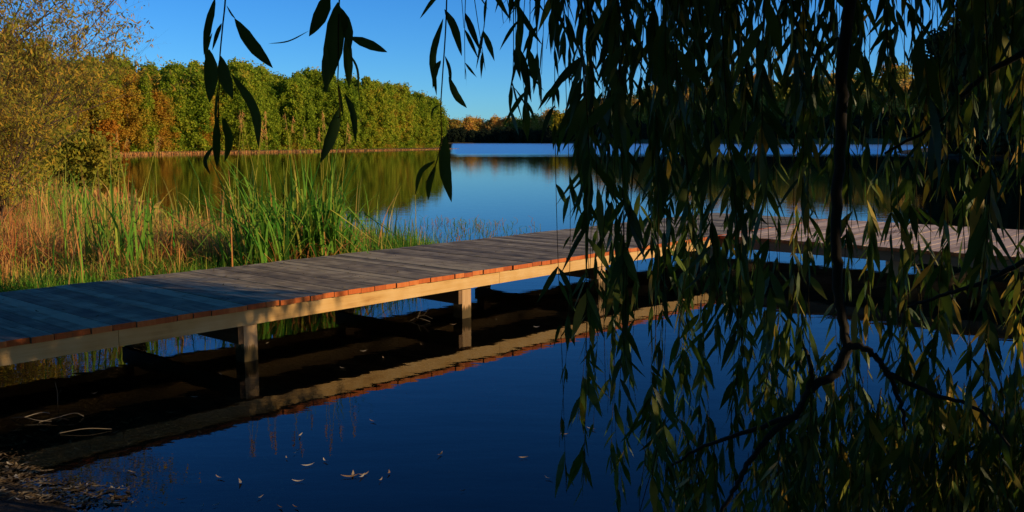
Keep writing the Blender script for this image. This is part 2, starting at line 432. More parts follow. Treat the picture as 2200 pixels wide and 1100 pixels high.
# ------------------------------------------------------------------ the L-shaped pier
AZ = math.radians(41.42)
U0, U1 = 6.43, 8.49          # front and rear edge of the main run, across
S0, S1 = 11.54, 15.08        # near and far edge of the side run, along
ZT = 0.472
def pw(s, u, z=0.0):
    return (s * math.sin(AZ) - u * math.cos(AZ), s * math.cos(AZ) + u * math.sin(AZ), z)
pier = empty('pier', pw(4.2, 7.46), math.pi / 2 - AZ)
tag(pier, 'weathered wooden plank pier on square posts, turning a right angle over the lake', 'pier')
BS, BU = 4.2, 7.46
def pbox(mb, s0, s1, u0, u1, z0, z1, t=0.5, ends=None):
    mb.box(s0 - BS, s1 - BS, u0 - BU, u1 - BU, z0, z1, t, ends)

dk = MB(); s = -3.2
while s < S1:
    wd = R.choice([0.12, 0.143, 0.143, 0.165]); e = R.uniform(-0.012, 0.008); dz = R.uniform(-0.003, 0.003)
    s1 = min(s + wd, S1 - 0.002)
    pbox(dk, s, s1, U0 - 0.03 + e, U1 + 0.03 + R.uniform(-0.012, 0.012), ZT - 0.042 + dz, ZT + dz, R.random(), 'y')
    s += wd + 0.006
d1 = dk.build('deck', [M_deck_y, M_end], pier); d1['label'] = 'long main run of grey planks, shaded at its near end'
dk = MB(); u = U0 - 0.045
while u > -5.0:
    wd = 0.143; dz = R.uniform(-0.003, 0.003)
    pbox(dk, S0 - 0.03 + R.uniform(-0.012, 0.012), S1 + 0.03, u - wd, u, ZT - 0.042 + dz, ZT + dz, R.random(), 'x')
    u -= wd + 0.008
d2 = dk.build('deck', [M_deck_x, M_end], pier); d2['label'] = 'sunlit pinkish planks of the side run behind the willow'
ZB1, ZB0 = ZT - 0.047, ZT - 0.047 - 0.118
# fascia beams run in lengths with butt joints
def beam(name, s0, s1, u0, u1, z0, z1, mat, label=None, cuts=None, axis='s'):
    b = MB()
    if axis == 's':
        c = [s0] + [x for x in (cuts or []) if s0 < x < s1] + [s1]
        for p, q in zip(c[:-1], c[1:]):
            pbox(b, p, q - 0.004, u0, u1, z0, z1, R.random())
    else:
        c = [u0] + [x for x in (cuts or []) if u0 < x < u1] + [u1]
        for p, q in zip(c[:-1], c[1:]):
            pbox(b, s0, s1, p, q - 0.004, z0, z1, R.random())
    o = b.build(name, mat, pier)
    if label: o['label'] = label
    return o
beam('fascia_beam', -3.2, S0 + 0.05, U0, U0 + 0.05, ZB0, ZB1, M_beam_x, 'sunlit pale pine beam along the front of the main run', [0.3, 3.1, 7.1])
beam('joist', -3.2, S1 - 0.08, 7.42, 7.47, ZB0 - 0.01, ZB1 - 0.002, M_frame_bounce, None, [1.9, 6.6, 11.2])
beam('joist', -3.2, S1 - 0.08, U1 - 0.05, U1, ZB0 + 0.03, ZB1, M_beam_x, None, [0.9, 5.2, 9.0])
beam('fascia_beam', S0, S0 + 0.05, -5.0, U0 - 0.003, ZB0, ZB1, M_frame_shade, 'shaded beam along the side run', [-1.6, 2.5], 'u')
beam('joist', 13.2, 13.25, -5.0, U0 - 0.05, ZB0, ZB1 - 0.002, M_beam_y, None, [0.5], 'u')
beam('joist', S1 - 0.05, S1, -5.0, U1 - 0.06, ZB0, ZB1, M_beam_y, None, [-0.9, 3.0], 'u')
# posts and the pairs of cross beams bolted to them
PS = [-0.6, 1.78, 4.20, 6.67, 8.94, 11.46]
def post(s, u, hz=ZB1 - 0.004, wd=0.062):
    b = MB(); pbox(b, s - wd, s + wd, u - wd, u + wd, -1.6, hz, R.random())
    return b.build('post', M_post, pier)
for s in PS:
    post(s, U0 + 0.05 + 0.066); post(s, U1 - 0.05 - 0.066)
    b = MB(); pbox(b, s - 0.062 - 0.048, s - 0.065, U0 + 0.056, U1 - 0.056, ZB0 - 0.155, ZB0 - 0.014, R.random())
    b.build('cross_beam', M_frame_shade, pier)
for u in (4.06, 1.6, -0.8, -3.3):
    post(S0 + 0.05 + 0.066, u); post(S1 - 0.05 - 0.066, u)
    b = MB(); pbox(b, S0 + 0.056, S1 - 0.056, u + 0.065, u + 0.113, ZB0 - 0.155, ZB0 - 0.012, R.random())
    b.build('cross_beam', M_frame_bounce, pier)
post(S1 - 0.12, U1 - 0.116); post(13.2, U1 - 0.116)
# fallen willow leaves lying on the boards (individually tiny): litter on the deck
def leaf_litter(mb, n, fn, L0=0.05, L1=0.09, wr=0.16, tones=(0.0, 1.0)):
    for k in range(n):
        x, y, z = fn()
        a = R.uniform(0, 6.28); Ln = R.uniform(L0, L1)
        dx, dy = math.cos(a), math.sin(a)
        cur = R.uniform(-0.25, 0.25)
        P = []; S = []
        for q in range(5):
            t = q / 4 - 0.5
            P.append((x + dx * t * Ln - dy * cur * t * t * Ln, y + dy * t * Ln + dx * cur * t * t * Ln, z + 0.004 + abs(t) * R.uniform(0, 0.012)))
            wq_ = Ln * wr * 0.5 * max(0.06, 1 - (2 * t) ** 2)
            S.append((-dy * wq_, dx * wq_, R.uniform(-0.2, 0.2) * wq_))
        mb.ribbons(np.array([P]), np.array([S]), np.array([R.uniform(*tones)]))
lt = MB()
def deck_pt():
    s = R.uniform(-1, 9) if R.random() < 0.8 else R.uniform(9, 15)
    return pw(s, R.uniform(U0 + 0.05, U1 - 0.03), ZT + 0.003)
leaf_litter(lt, 520, deck_pt, 0.03, 0.085)
o = lt.build('leaf_litter', leaf_mat('deck_litter', [(0.0, (0.03, 0.02, 0.012)), (0.6, (0.10, 0.07, 0.035)), (1.0, (0.30, 0.24, 0.10))], 0.2))
tag(o, 'small fallen willow leaves scattered over the pier planks', 'leaves', kind='stuff')

# ------------------------------------------------------------------ ribbons for blades and leaves
def blades(mb, P, hgt, wid, tone, lean=0.35, k=6, kink=0.0, wind=(0.0, 0.0)):
    """upright curved blades; P (n,3)"""
    n = len(P)
    az = G.uniform(0, 2 * np.pi, n)
    ln = np.abs(G.normal(0, lean, n))
    dx = np.cos(az) * ln + wind[0]; dy = np.sin(az) * ln + wind[1]
    t = np.linspace(0, 1, k)[None, :]
    cur = G.uniform(0.6, 1.8, n)[:, None]
    hx = (t ** (1 + cur)) * hgt[:, None]
    drop = 1 - 0.28 * (t ** 2) * np.clip(ln / 0.5, 0, 1.6)[:, None]
    z = t * hgt[:, None] * drop
    if kink:
        kk = (G.random(n) < kink)[:, None]
        k0 = G.uniform(0.5, 0.85, n)[:, None]
        over = np.clip(t - k0, 0, 1)
        z = np.where(kk, z - over * hgt[:, None] * 1.5, z)
        hx = np.where(kk, hx + over * hgt[:, None] * 0.6 / (np.abs(ln)[:, None] + 0.15), hx)
    S = np.stack([P[:, 0:1] + hx * dx[:, None], P[:, 1:2] + hx * dy[:, None], P[:, 2:3] + z], -1)
    a2 = az + np.pi / 2 + G.normal(0, 0.9, n)
    prof = (1 - t ** 2.2) * 0.92 + 0.08
    W = (wid[:, None] * 0.5 * prof)[..., None] * np.stack([np.cos(a2), np.sin(a2), np.zeros(n)], -1)[:, None, :]
    mb.ribbons(S, W, tone)

def on_land(xy, smin=0.0):
    return lake_sd(xy) < -smin

def scatter(n, xr, yr, cond=None, smin=0.0):
    out = []
    while sum(len(o_) for o_ in out) < n:
        p = np.stack([G.uniform(*xr, n), G.uniform(*yr, n)], 1)
        p = p[on_land(p, smin)]
        if cond is not None: p = p[cond(p)]
        out.append(p)
    return np.concatenate(out)[:n]

def view_ok(p, lo=-0.62, hi=0.62):
    r = p[:, 0] / p[:, 1]
    return (r > lo) & (r < hi)
def U_of(p): return -p[:, 0] * math.cos(AZ) + p[:, 1] * math.sin(AZ)
def lift(p, dz=-0.02):
    return np.concatenate([p, (ground_h(p) + dz)[:, None]], 1)

# near green grass along the pier
gr = MB()
p = scatter(16000, (-11, -0.5), (5.5, 15.5), lambda p: view_ok(p) & (U_of(p) > U1 + 0.2) & (U_of(p) < 10.2))
n = len(p)
blades(gr, lift(p), G.uniform(0.12, 0.40, n), G.uniform(0.005, 0.012, n), np.clip(G.normal(0.27, 0.16, n), 0, 0.95), 0.4)
p = scatter(2500, (-20, -0.5), (7, 32), lambda p: view_ok(p) & (U_of(p) > 9.8))
n = len(p)
blades(gr, lift(p), G.uniform(0.2, 0.6, n), G.uniform(0.006, 0.014, n), np.clip(G.normal(0.36, 0.16, n), 0, 0.95), 0.4)
# tip of the bank by the pier
p = scatter(5000, (-3.4, -0.6), (11.6, 16.0), lambda p: (U_of(p) > U1 + 0.15))
n = len(p)
blades(gr, lift(p), G.uniform(0.2, 0.68, n) * G.uniform(0.6, 1, n), G.uniform(0.006, 0.012, n), np.clip(G.normal(0.34, 0.22, n), 0, 1), 0.35)
tag(gr.build('grass', M_blade), 'lush green grass along the bank behind the pier', 'grass', kind='stuff')

# dry, straw-coloured sedge further back
dg = MB()
p = scatter(30000, (-17, -2.0), (8.5, 24), lambda p: view_ok(p, -0.66) & (U_of(p) > 9.9 + 0.3 * np.sin(p[:, 0] * 2.1)))
n = len(p)
patch = np.sin(p[:, 0] * 2.3 + 2 * np.sin(p[:, 1] * 0.9)) * np.sin(p[:, 1] * 1.7 + 1.5 * np.sin(p[:, 0] * 1.3)) - 0.25 * (G.random(n) < 0.25)
hh = 0.34 + 0.20 * patch + G.uniform(-0.1, 0.25, n) - 0.15 * (p[:, 1] > 14)
blades(dg, lift(p), np.clip(hh, 0.12, 1), G.uniform(0.006, 0.015, n), np.clip(G.normal(0.76, 0.12, n) + 0.20 * patch, 0.12, 1), 0.75, kink=0.45)
p = scatter(6500, (-50, -6), (20, 75), lambda p: view_ok(p, -0.62), 0.3)
n = len(p)
blades(dg, lift(p), G.uniform(0.4, 1.1, n), G.uniform(0.03, 0.06, n), np.clip(G.normal(0.66, 0.2, n), 0.2, 1), 0.4, k=4)
tag(dg.build('dry_grass', M_blade), 'straw coloured dry sedge on the left bank', 'grass', kind='stuff')

# rust-brown rim of reeds along the far left shore
sr = MB()
A = LAKE[23:34]
pts = []
for a, b in zip(A[:-1], A[1:]):
    Ld = np.linalg.norm(b - a); m_ = int(Ld * 50)
    t = G.random(m_)[:, None]
    nrm = np.array([(b - a)[1], -(b - a)[0]]) / Ld
    pts.append(a + (b - a) * t + nrm * G.uniform(-1.2, 2.0, m_)[:, None] * 1.0)
p = np.concatenate(pts); n = len(p)
blades(sr, np.concatenate([p, np.full((n, 1), -0.05)], 1), G.uniform(0.12, 0.42, n) * np.clip(1.5 - (p[:, 1] - 100) / 110, 0.5, 1.5), G.uniform(0.08, 0.18, n), np.clip(G.normal(0.82, 0.10, n), 0.4, 1), 0.5, k=4)
tag(sr.build('shore_reeds', M_blade), 'rust coloured low reeds fringing the shore below the wood', 'reeds', kind='stuff')

# tall reeds: scattered stalks through the bed, and four clumps that stand out
tr_ = MB()
p = scatter(420, (-9, -1.4), (8.5, 18), lambda p: view_ok(p, -0.5) & (U_of(p) > 9.0) & ~((p[:, 0] / p[:, 1] < -0.30) & (p[:, 0] / p[:, 1] > -0.40) & (G.random(len(p)) < 0.7)))
n = len(p)
blades(tr_, lift(p), G.uniform(0.5, 1.35, n), G.uniform(0.010, 0.026, n), np.clip(G.normal(0.5, 0.22, n), 0.1, 0.95), 0.4, kink=0.3, k=8)
tag(tr_.build('reed_bed', M_blade), 'loose upright reeds standing among the dry sedge', 'reeds', kind='stuff')

def seed_head(mb, x, y, z, hgt, lean):
    top = np.array([x + lean[0], y + lean[1], z + hgt])
    mid = np.array([x + lean[0] * 0.35, y + lean[1] * 0.35, z + hgt * 0.6])
    mb.tube([(x, y, z), tuple(mid), tuple(top)], [0.004, 0.0035, 0.002], 0.62, 4)
    for q in range(26):
        t = R.uniform(0, 0.22)
        base = top * (1 - t) + mid * t
        a = R.uniform(0, 6.28)
        e = base + np.array([math.cos(a) * 0.02 + lean[0] * 0.12, math.sin(a) * 0.02 + lean[1] * 0.12, -R.uniform(0.0, 0.05)])
        sd = np.array([0.003, 0.002, 0.0])
        mb.ribbons(np.array([[base, e]]), np.array([[sd, sd * 0.3]]), np.array([0.75]))

def clump(px, s_, u_, n, h0, h1, spread, label, tmean, wind=(0, 0), heads=5):
    c = pw(s_, u_)
    b = empty('reed_clump', (c[0], c[1], float(ground_h([(c[0], c[1])])[0]) - 0.02))
    tag(b, label, 'reeds')
    mb = MB()
    P = np.stack([G.normal(0, spread, n), G.normal(0, spread * 0.8, n), np.zeros(n)], 1)
    blades(mb, P, G.uniform(h0, h1, n), G.uniform(0.020, 0.044, n), np.clip(G.normal(tmean, 0.13, n), 0, 0.9), 0.38, kink=0.5, k=9, wind=wind)
    m2 = int(n * 1.6)
    P = np.stack([G.normal(0, spread * 1.2, m2), G.normal(0, spread, m2), np.zeros(m2)], 1)
    blades(mb, P, G.uniform(h0 * 0.3, h0, m2), G.uniform(0.010, 0.020, m2), np.clip(G.normal(tmean + 0.36, 0.2, m2), 0, 1), 0.6, kink=0.4, k=7, wind=wind)
    mb.build('blades', M_blade, b)
    if heads:
        hb = MB()
        for q in range(heads):
            seed_head(hb, R.gauss(0, spread), R.gauss(0, spread), 0, R.uniform(h1 * 0.95, h1 * 1.18), (R.uniform(-0.3, 0.3), R.uniform(-0.2, 0.2)))
        hb.build('seed_heads', M_blade, b)
clump(0, 7.2, 9.35, 105, 0.9, 1.80, 0.17, 'tall green reed clump at the water end of the bank, leaves arching right', 0.34, (0.10, 0), 4)
clump(0, 7.0, 9.5, 95, 0.9, 1.80, 0.18, 'tall yellow green reed clump just left of the rightmost one', 0.44, (-0.05, 0), 6)
clump(0, 6.45, 9.6, 95, 0.9, 1.80, 0.22, 'green reed clump with folded leaves in the middle of the bank', 0.34, (-0.22, 0), 6)
clump(0, 5.2, 10.5, 34, 0.8, 1.45, 0.24, 'thin sparse reed clump at the left among dry sedge', 0.40, (-0.05, 0), 5)

# sparse stems poking out of the lake past the bank
aq = MB()
for k in range(240):
    q = on_z(R.gauss(1010, 85), R.uniform(474, 522))
    if lake_sd([q[:2]])[0] < 0: continue
    hh = R.uniform(0.03, 0.15)
    P = np.array([[(q[0], q[1], -0.02), (q[0] + R.gauss(0, 0.02), q[1], hh * 0.6), (q[0] + R.gauss(0, 0.06), q[1], hh)]])
    aq.ribbons(P, np.full((1, 3, 3), 0.0) + np.array([0.0045, 0, 0]), np.array([R.uniform(0.2, 0.9)]))
tag(aq.build('water_weed', M_blade), 'sparse thin stems of water weed sticking out of the lake', 'water plants', kind='stuff')

# ------------------------------------------------------------------ distant and middle-distance trees
def make_crown(seed, h, w_, lowest, nleaf, leaf, lobes=26, shape='round', tone_sd=0.10, lobe=(0.12, 0.23)):
    g_ = np.random.default_rng(seed)
    mb = MB()
    cz = []
    for k in range(lobes):
        t = g_.random()
        z = lowest + (h - lowest) * (0.04 + 0.9 * t)
        if shape == 'round':
            rad = w_ * 0.5 * math.sqrt(max(0.04, 1 - (1.9 * t - 0.85) ** 2 / 1.25))
        else:
            rad = w_ * 0.5 * (1.03 - t) ** 0.8
        a = g_.uniform(0, 6.28); r_ = rad * g_.uniform(0.15, 1.0 if lobes > 100 else 0.85)
        cz.append((r_ * math.cos(a), r_ * math.sin(a), z, w_ * g_.uniform(*lobe), g_.normal(0, tone_sd)))
    cz = np.array(cz)
    idx = g_.integers(0, lobes, nleaf)
    d = g_.normal(0, 1, (nleaf, 3)); d /= np.linalg.norm(d, axis=1)[:, None]
    rr_ = cz[idx, 3] * g_.random(nleaf) ** 0.35 * np.where(g_.random(nleaf) < 0.5, 1.0, g_.uniform(1.0, 2.4, nleaf)) if lobes > 100 else cz[idx, 3] * g_.random(nleaf) ** 0.35
    P = cz[idx, :3] + d * rr_[:, None] * np.array([1, 1, 1.05])
    P[:, 2] = np.maximum(P[:, 2], 0.2)
    t = 0.5 + cz[idx, 4] + g_.normal(0, 0.10, nleaf)
    a = g_.normal(0, 1, (nleaf, 3)) + d * 0.8; a /= np.linalg.norm(a, axis=1)[:, None]
    s_ = np.cross(a, g_.normal(0, 1, (nleaf, 3))); s_ /= np.linalg.norm(s_, axis=1)[:, None]
    up = np.cross(a, s_)
    ll = leaf * g_.uniform(0.6, 1.3, nleaf)
    SP = np.stack([P - up * ll[:, None] * 0.5, P, P + up * ll[:, None] * 0.5], 1)
    W = np.stack([s_ * (ll * 0.12)[:, None], s_ * (ll * 0.38)[:, None], s_ * (ll * 0.08)[:, None]], 1)
    mb.ribbons(SP, W, np.clip(t, 0, 1))
    return mb, cz

def make_tree(name, seed, h, w_, lowest, nleaf, leaf, mat, label, group, shape='round', lobes=26, lobe=(0.12, 0.23)):
    root = empty(name, (0, 0, 0)); tag(root, label, 'tree', group)
    mb, cz = make_crown(seed, h, w_, lowest, nleaf, leaf, lobes, shape, lobe=lobe)
    mb.build('crown', mat, root)
    tb = MB()
    g_ = np.random.default_rng(seed + 99)
    zz = np.linspace(-0.3, h * 0.86, 7)
    xy = np.cumsum(g_.normal(0, h * 0.006, (7, 2)), 0)
    tb.tube(np.column_stack([xy, zz]), np.linspace(h * 0.016, h * 0.003, 7), 0.5, 6)
    for c in cz[:12]:
        z0 = max(h * 0.12, c[2] - h * 0.16)
        x0 = np.interp(z0, zz, xy[:, 0]); y0 = np.interp(z0, zz, xy[:, 1])
        tb.tube([(x0, y0, z0), ((x0 + c[0]) / 2, (y0 + c[1]) / 2, (z0 + c[2]) / 2 + 0.1), tuple(c[:3])], [h * 0.005, h * 0.0035, h * 0.0015], 0.5, 4)
    tb.build('trunk', M_trunk, root)
    return root

used = {}
def plant(protos, x, y, sc, label=None, group=None, zoff=0.0):
    pr = protos[R.randrange(len(protos))]
    if pr.name not in used:
        used[pr.name] = 1; o = pr
    else:
        o = copy_tree(pr)
    z = max(0.0, float(ground_h([(x, y)])[0])) + zoff
    o.location = (x, y, z)
    o.rotation_euler = (0, 0, R.uniform(0, 6.28))
    k = sc * R.uniform(0.97, 1.03)
    o.scale = (k * R.uniform(0.9, 1.15), k * R.uniform(0.9, 1.15), k)
    if label: o['label'] = label
    if group: o['group'] = group
    return o

LBW = 'green deciduous tree in the dense wood on the left shore across the water'
GW = 'trees of the wood on the left shore'
wood_tree = [make_tree('deciduous_tree', 100 + k, 12.2 + 0.35 * k, 5.0 + 0.5 * k, 0.3, 19000, 0.33, M_alder, LBW, GW, lobes=150, lobe=(0.06, 0.12)) for k in range(5)]

LBL = 'orange and green autumn tree on the left bank behind the bare twigs'
GL = 'autumn trees on the left bank'
aut = [make_tree('autumn_tree', 200 + k, 11.0, 6.6 + k * 0.5, 0.4, 13000, 0.30, M_autumn, LBL, GL, lobes=110, lobe=(0.07, 0.14)) for k in range(3)]
wood_tree += [make_tree('deciduous_tree', 180 + k, 13.6, 4.4, 0.3, 17000, 0.33, M_alder, LBW, GW, shape='tall', lobes=140, lobe=(0.07, 0.13)) for k in range(2)]
def along(poly, step):
    out = []; poly = np.array(poly, float)
    for a, b in zip(poly[:-1], poly[1:]):
        Ld = np.linalg.norm(b - a); k = max(1, int(round(Ld / step)))
        for q in range(k): out.append(a + (b - a) * q / k)
    return out
shore = [(-51.5, 106), (-49.5, 118), (-43, 133), (-34, 151), (-25, 169), (-17.5, 190), (-14.5, 203)]
def offs(poly, d):
    poly = np.array(poly, float); out = []
    for k in range(len(poly)):
        a = poly[max(0, k - 1)]; b = poly[min(len(poly) - 1, k + 1)]
        t = (b - a) / np.linalg.norm(b - a)
        out.append(poly[k] + d * np.array([-t[1], t[0]]))
    return out
for row, (d, st) in enumerate([(2.6, 2.7), (6.2, 3.2), (10.5, 4.2), (15.5, 5.0), (22, 6.0)]):
    for q in along(offs(shore, d), st):
        x, y = q + G.normal(0, 0.5, 2)
        far = (y - 110) / 95
        sc = R.uniform(0.90, 1.05) * (1.0 + 0.03 * math.sin(y * 0.13))
        if row == 0: sc *= R.uniform(0.80, 0.97)
        if y > 196: sc *= 0.82
        if y < 138 and R.random() < 0.42: plant(aut, x, y, sc * 0.98)
        else: plant(wood_tree, x, y, sc)
for q in along([(-17, 208), (-23, 225), (-32, 250)], 4.5):
    plant(wood_tree, *q, 0.85)

ug = MB()
P_ = []
so_ = offs(shore, 3.0)
for a, b in zip(so_[:-1], so_[1:]):
    m_ = int(np.linalg.norm(b - a) * 330)
    t = G.random(m_)[:, None]; nn_ = np.array([-(b - a)[1], (b - a)[0]]) / np.linalg.norm(b - a)
    q = a + (b - a) * t + nn_ * (G.uniform(-1.6, 2.4, m_)[:, None] - 0.5 * np.sin(t * 17) ** 2)
    hz_ = 1.3 + 0.9 * np.sin(q[:, 0] * 1.1) * np.sin(q[:, 1] * 0.8)
    P_.append(np.column_stack([q, 0.05 + G.random(m_) ** 1.3 * np.maximum(hz_, 0.3)]))
P_ = np.concatenate(P_); n = len(P_)
D = G.normal(0, 1, (n, 3)); D /= np.linalg.norm(D, axis=1)[:, None]
S_ = np.cross(D, G.normal(0, 1, (n, 3))); S_ /= np.linalg.norm(S_, axis=1)[:, None]
ug.ribbons(np.stack([P_ - D * 0.17, P_, P_ + D * 0.17], 1), np.stack([S_ * 0.03, S_ * 0.12, S_ * 0.02], 1), np.clip(G.normal(0.5, 0.25, n) + 0.3 * np.sin(P_[:, 1] * 0.5), 0, 1))
tag(ug.build('undergrowth', M_alder), 'low tangled scrub at the foot of the wood on the left shore', 'scrub', kind='stuff')

# the mixed orange and green trees at the far left
for x, y, sc in [(-44, 80, 0.95), (-38, 72, 0.9), (-50, 92, 0.98), (-46, 86, 0.85), (-55, 100, 0.98), (-57, 108, 1.0), (-40, 62, 0.86), (-36, 58, 0.74), (-33, 62, 0.62),
                 (-52, 104, 0.85), (-60, 116, 0.95), (-42, 84, 0.7), (-50, 78, 1.0), (-58, 92, 1.1), (-30, 54, 0.55), (-60, 104, 1.1)]:
    plant(aut, x, y, sc)
bush = make_tree('orange_bush', 260, 3.9, 5.2, 0.1, 4200, 0.24, leaf_mat('rust_leaves', [(0.0, (0.22, 0.10, 0.012)), (0.5, (0.44, 0.17, 0.015)), (1.0, (0.55, 0.24, 0.03))], 0.3),
                 'low bright orange bush at the left edge of the lake, below the green wood', None, lobes=16)
bush['category'] = 'bush'; bush.location = (-48.6, 116.0, 0.1)
bush2 = make_tree('green_bush', 261, 3.2, 5.0, 0.1, 4200, 0.24, leaf_mat('bush_leaves', [(0.0, (0.05, 0.08, 0.012)), (1.0, (0.19, 0.19, 0.02))], 0.3),
                 'rounded olive green bush on the left bank, left of the orange bush', None, lobes=16)
bush2['category'] = 'bush'; bush2.location = (-44.5, 91, 0.1)

def shrub(loc, h, w_, seed, mat, label):
    t_ = make_tree('leafy_shrub', seed, h, w_, 0.15, 15000, 0.10, mat, label, None, lobes=130, lobe=(0.05, 0.13))
    t_['category'] = 'shrub'; t_.location = loc
M_sh = leaf_mat('shrub_leaves', [(0.0, (0.10, 0.15, 0.015)), (0.5, (0.30, 0.28, 0.03)), (1.0, (0.52, 0.30, 0.03))], 0.45)
shrub((-12.7, 23.5, 0.25), 3.0, 3.1, 501, M_sh, 'golden green leafy shrub at the left edge behind the twiggy tree')
shrub((-12.2, 27.0, 0.25), 1.6, 2.2, 502, M_sh, 'smaller olive shrub on the bank right of the golden green shrub')
shrub((-21.5, 40.0, 0.25), 4.2, 5.5, 503, M_sh, 'large yellowing shrub on the bank further back behind the twiggy tree')

# far shore: low belt at the water, leaf colour darkened for cast shade, lit mixed trees behind it
LBF = 'mixed autumn tree standing on the rise of the far shore'
GF = 'lit autumn trees on the far shore'
far_t = [make_tree('far_tree', 300 + k, 14.0 + k, 11.0 + k, 0.0, 4200, 0.9, M_mixed, LBF, GF, lobes=110, lobe=(0.08, 0.15)) for k in range(4)]
LBD = 'tree in the low belt at the far shore water edge, leaves darkened as cast shade'
GD = 'shade darkened trees along the far shore'
shade_t = [make_tree('shade_belt_tree', 340 + k, 11.5 + k, 8.5 + k, 0.0, 3400, 0.9, M_shadetree, LBD, GD, lobes=110, lobe=(0.08, 0.15)) for k in range(3)]
far_line = [(-70, 612), (-20, 626), (60, 586), (120, 526), (190, 434)]
for q in along(offs(far_line, 6), 4.6):
    plant(shade_t, *(q + G.normal(0, 1, 2)), R.uniform(0.55, 0.72))
for q in along(offs(far_line, 14), 5.5):
    plant(shade_t, *(q + G.normal(0, 1, 2)), R.uniform(0.62, 0.8))
for q in along(offs(far_line, 26), 6):
    x, y = q + G.normal(0, 1.5, 2)
    plant(far_t, x, y, (1.02 if x < 20 else 1.15) * R.uniform(0.9, 1.12))
for q in along(offs(far_line, 44), 9):
    x, y = q + G.normal(0, 2, 2)
    if x > 40: plant(far_t, x, y, 1.25 * R.uniform(0.9, 1.12))
for q in along(offs(far_line, 64), 10):
    x, y = q + G.normal(0, 2, 2)
    if x > 70: plant(far_t, x, y, 1.35 * R.uniform(0.9, 1.1))
yt = make_tree('yellow_tree', 380, 19.5, 15, 1.0, 3400, 1.2, leaf_mat('yellow_leaves', [(0.0, (0.16, 0.15, 0.015)), (0.5, (0.36, 0.28, 0.02)), (1.0, (0.50, 0.34, 0.03))], 0.3),
               'rounded yellow tree rising above the far shore right of the lake end', None)
yt.location = (29.5, 612, 0.5)

# right bank: tall dark trees
LBR = 'tall dark tree on the shaded right bank behind the willow curtain'
GR = 'tall dark trees on the right bank'
rb = [make_tree('bank_tree', 400 + k, 14.5, 7.5 + k * 0.6, 0.3, 8000, 0.5, leaf_mat('bank_leaves_%d' % k, [(0.0, (0.02, 0.025, 0.012)), (0.6, (0.05, 0.05, 0.018)), (1.0, (0.17, 0.10, 0.035))], 0.2, rand=0.3), LBR, GR, lobes=34) for k in range(3)]
for q in along([(50, 112), (48.5, 100), (47, 88), (45.5, 74), (43, 62)], 4.5):
    plant(rb, q[0] + R.gauss(1.0, 0.8), q[1], R.uniform(0.9, 1.1))
for q in along([(57, 118), (56, 100), (54, 84), (52, 70)], 5.5):
    plant(rb, q[0] + R.gauss(0, 1), q[1], R.uniform(1.0, 1.2))
for q in along([(52, 122), (62, 145), (76, 172), (92, 205)], 9):
    plant(rb, q[0] + 5, q[1], R.uniform(0.75, 0.95))

# ------------------------------------------------------------------ twiggy half-bare tree at the far left
def bare_tree(name, loc, h, seed, label, spread=1.0, lean=(0, 0), nstem=5, leaves=3000, leafsize=0.05):
    rg = random.Random(seed)
    root = empty(name, loc); tag(root, label, 'tree')
    tb = MB(); tw = MB(); tips = []
    def grow(p, d, ln, r_, lvl):
        k = 6; pts = [p]; cur = np.array(p, float); dd = np.array(d, float)
        for q in range(k):
            dd = dd + np.array([rg.gauss(0, 0.10), rg.gauss(0, 0.10), rg.gauss(0.02, 0.06)]); dd /= np.linalg.norm(dd)
            cur = cur + dd * ln / k; pts.append(tuple(cur))
        (tb if lvl < 2 else tw).tube(pts, np.linspace(r_, r_ * 0.45, k + 1), rg.random(), 6 if lvl < 2 else 3)
        if lvl >= 2: tips.extend(pts[2:])
        if lvl < 4:
            nb_ = (6, 6, 5, 4)[lvl]
            for q in range(nb_):
                t = rg.uniform(0.25, 1.0); i0 = min(k - 1, int(t * k)); f = t * k - i0
                bp_ = np.array(pts[i0]) * (1 - f) + np.array(pts[i0 + 1]) * f
                a = rg.uniform(0, 6.28); nd = dd * 0.75 + spread * 0.75 * np.array([math.cos(a), math.sin(a), rg.uniform(-0.25, 0.75)])
                nd /= np.linalg.norm(nd)
                grow(tuple(bp_), nd, ln * rg.uniform(0.42, 0.68), r_ * 0.42, lvl + 1)
    for q in range(nstem):
        a = rg.uniform(0, 6.28); d = np.array([math.cos(a) * 0.45 + lean[0], math.sin(a) * 0.45 + lean[1], 1.0]); d /= np.linalg.norm(d)
        grow((rg.gauss(0, 0.15), rg.gauss(0, 0.15), -0.1), d, h * rg.uniform(0.55, 0.8), h * 0.0065, 0)
    tb.build('trunk', M_twigs, root); tw.build('twigs', M_twigs, root)
    lm = MB(); n_ = leaves
    T = np.array(tips)
    P = T[G.integers(0, len(T), n_)] + G.normal(0, 0.05, (n_, 3))
    D = G.normal(0, 1, (n_, 3)) + np.array([0, 0, -0.9]); D /= np.linalg.norm(D, axis=1)[:, None]
    S_ = np.cross(D, G.normal(0, 1, (n_, 3))); S_ /= np.linalg.norm(S_, axis=1)[:, None]
    ll = leafsize * G.uniform(0.6, 1.4, n_)
    lm.ribbons(np.stack([P, P + D * (ll * 0.5)[:, None], P + D * ll[:, None]], 1),
               np.stack([S_ * (ll * 0.05)[:, None], S_ * (ll * 0.17)[:, None], S_ * (ll * 0.03)[:, None]], 1), G.random(n_))
    lm.build('leaves', M_sparse, root)
    return root
bare_tree('bare_tree', (-10.6, 18.6, 0.15), 5.2, 5, 'half bare twiggy tree with sparse yellow leaves at the left edge of the bank', 1.0, (0.30, -0.05), 9, 17000, 0.085)
bare_tree('bare_tree', (-7.9, 14.2, 0.15), 2.7, 9, 'low tangled shrub-like tree with tiny yellow leaves, in front of the taller twiggy tree', 1.0, (0.10, 0.0), 8, 10000, 0.06)

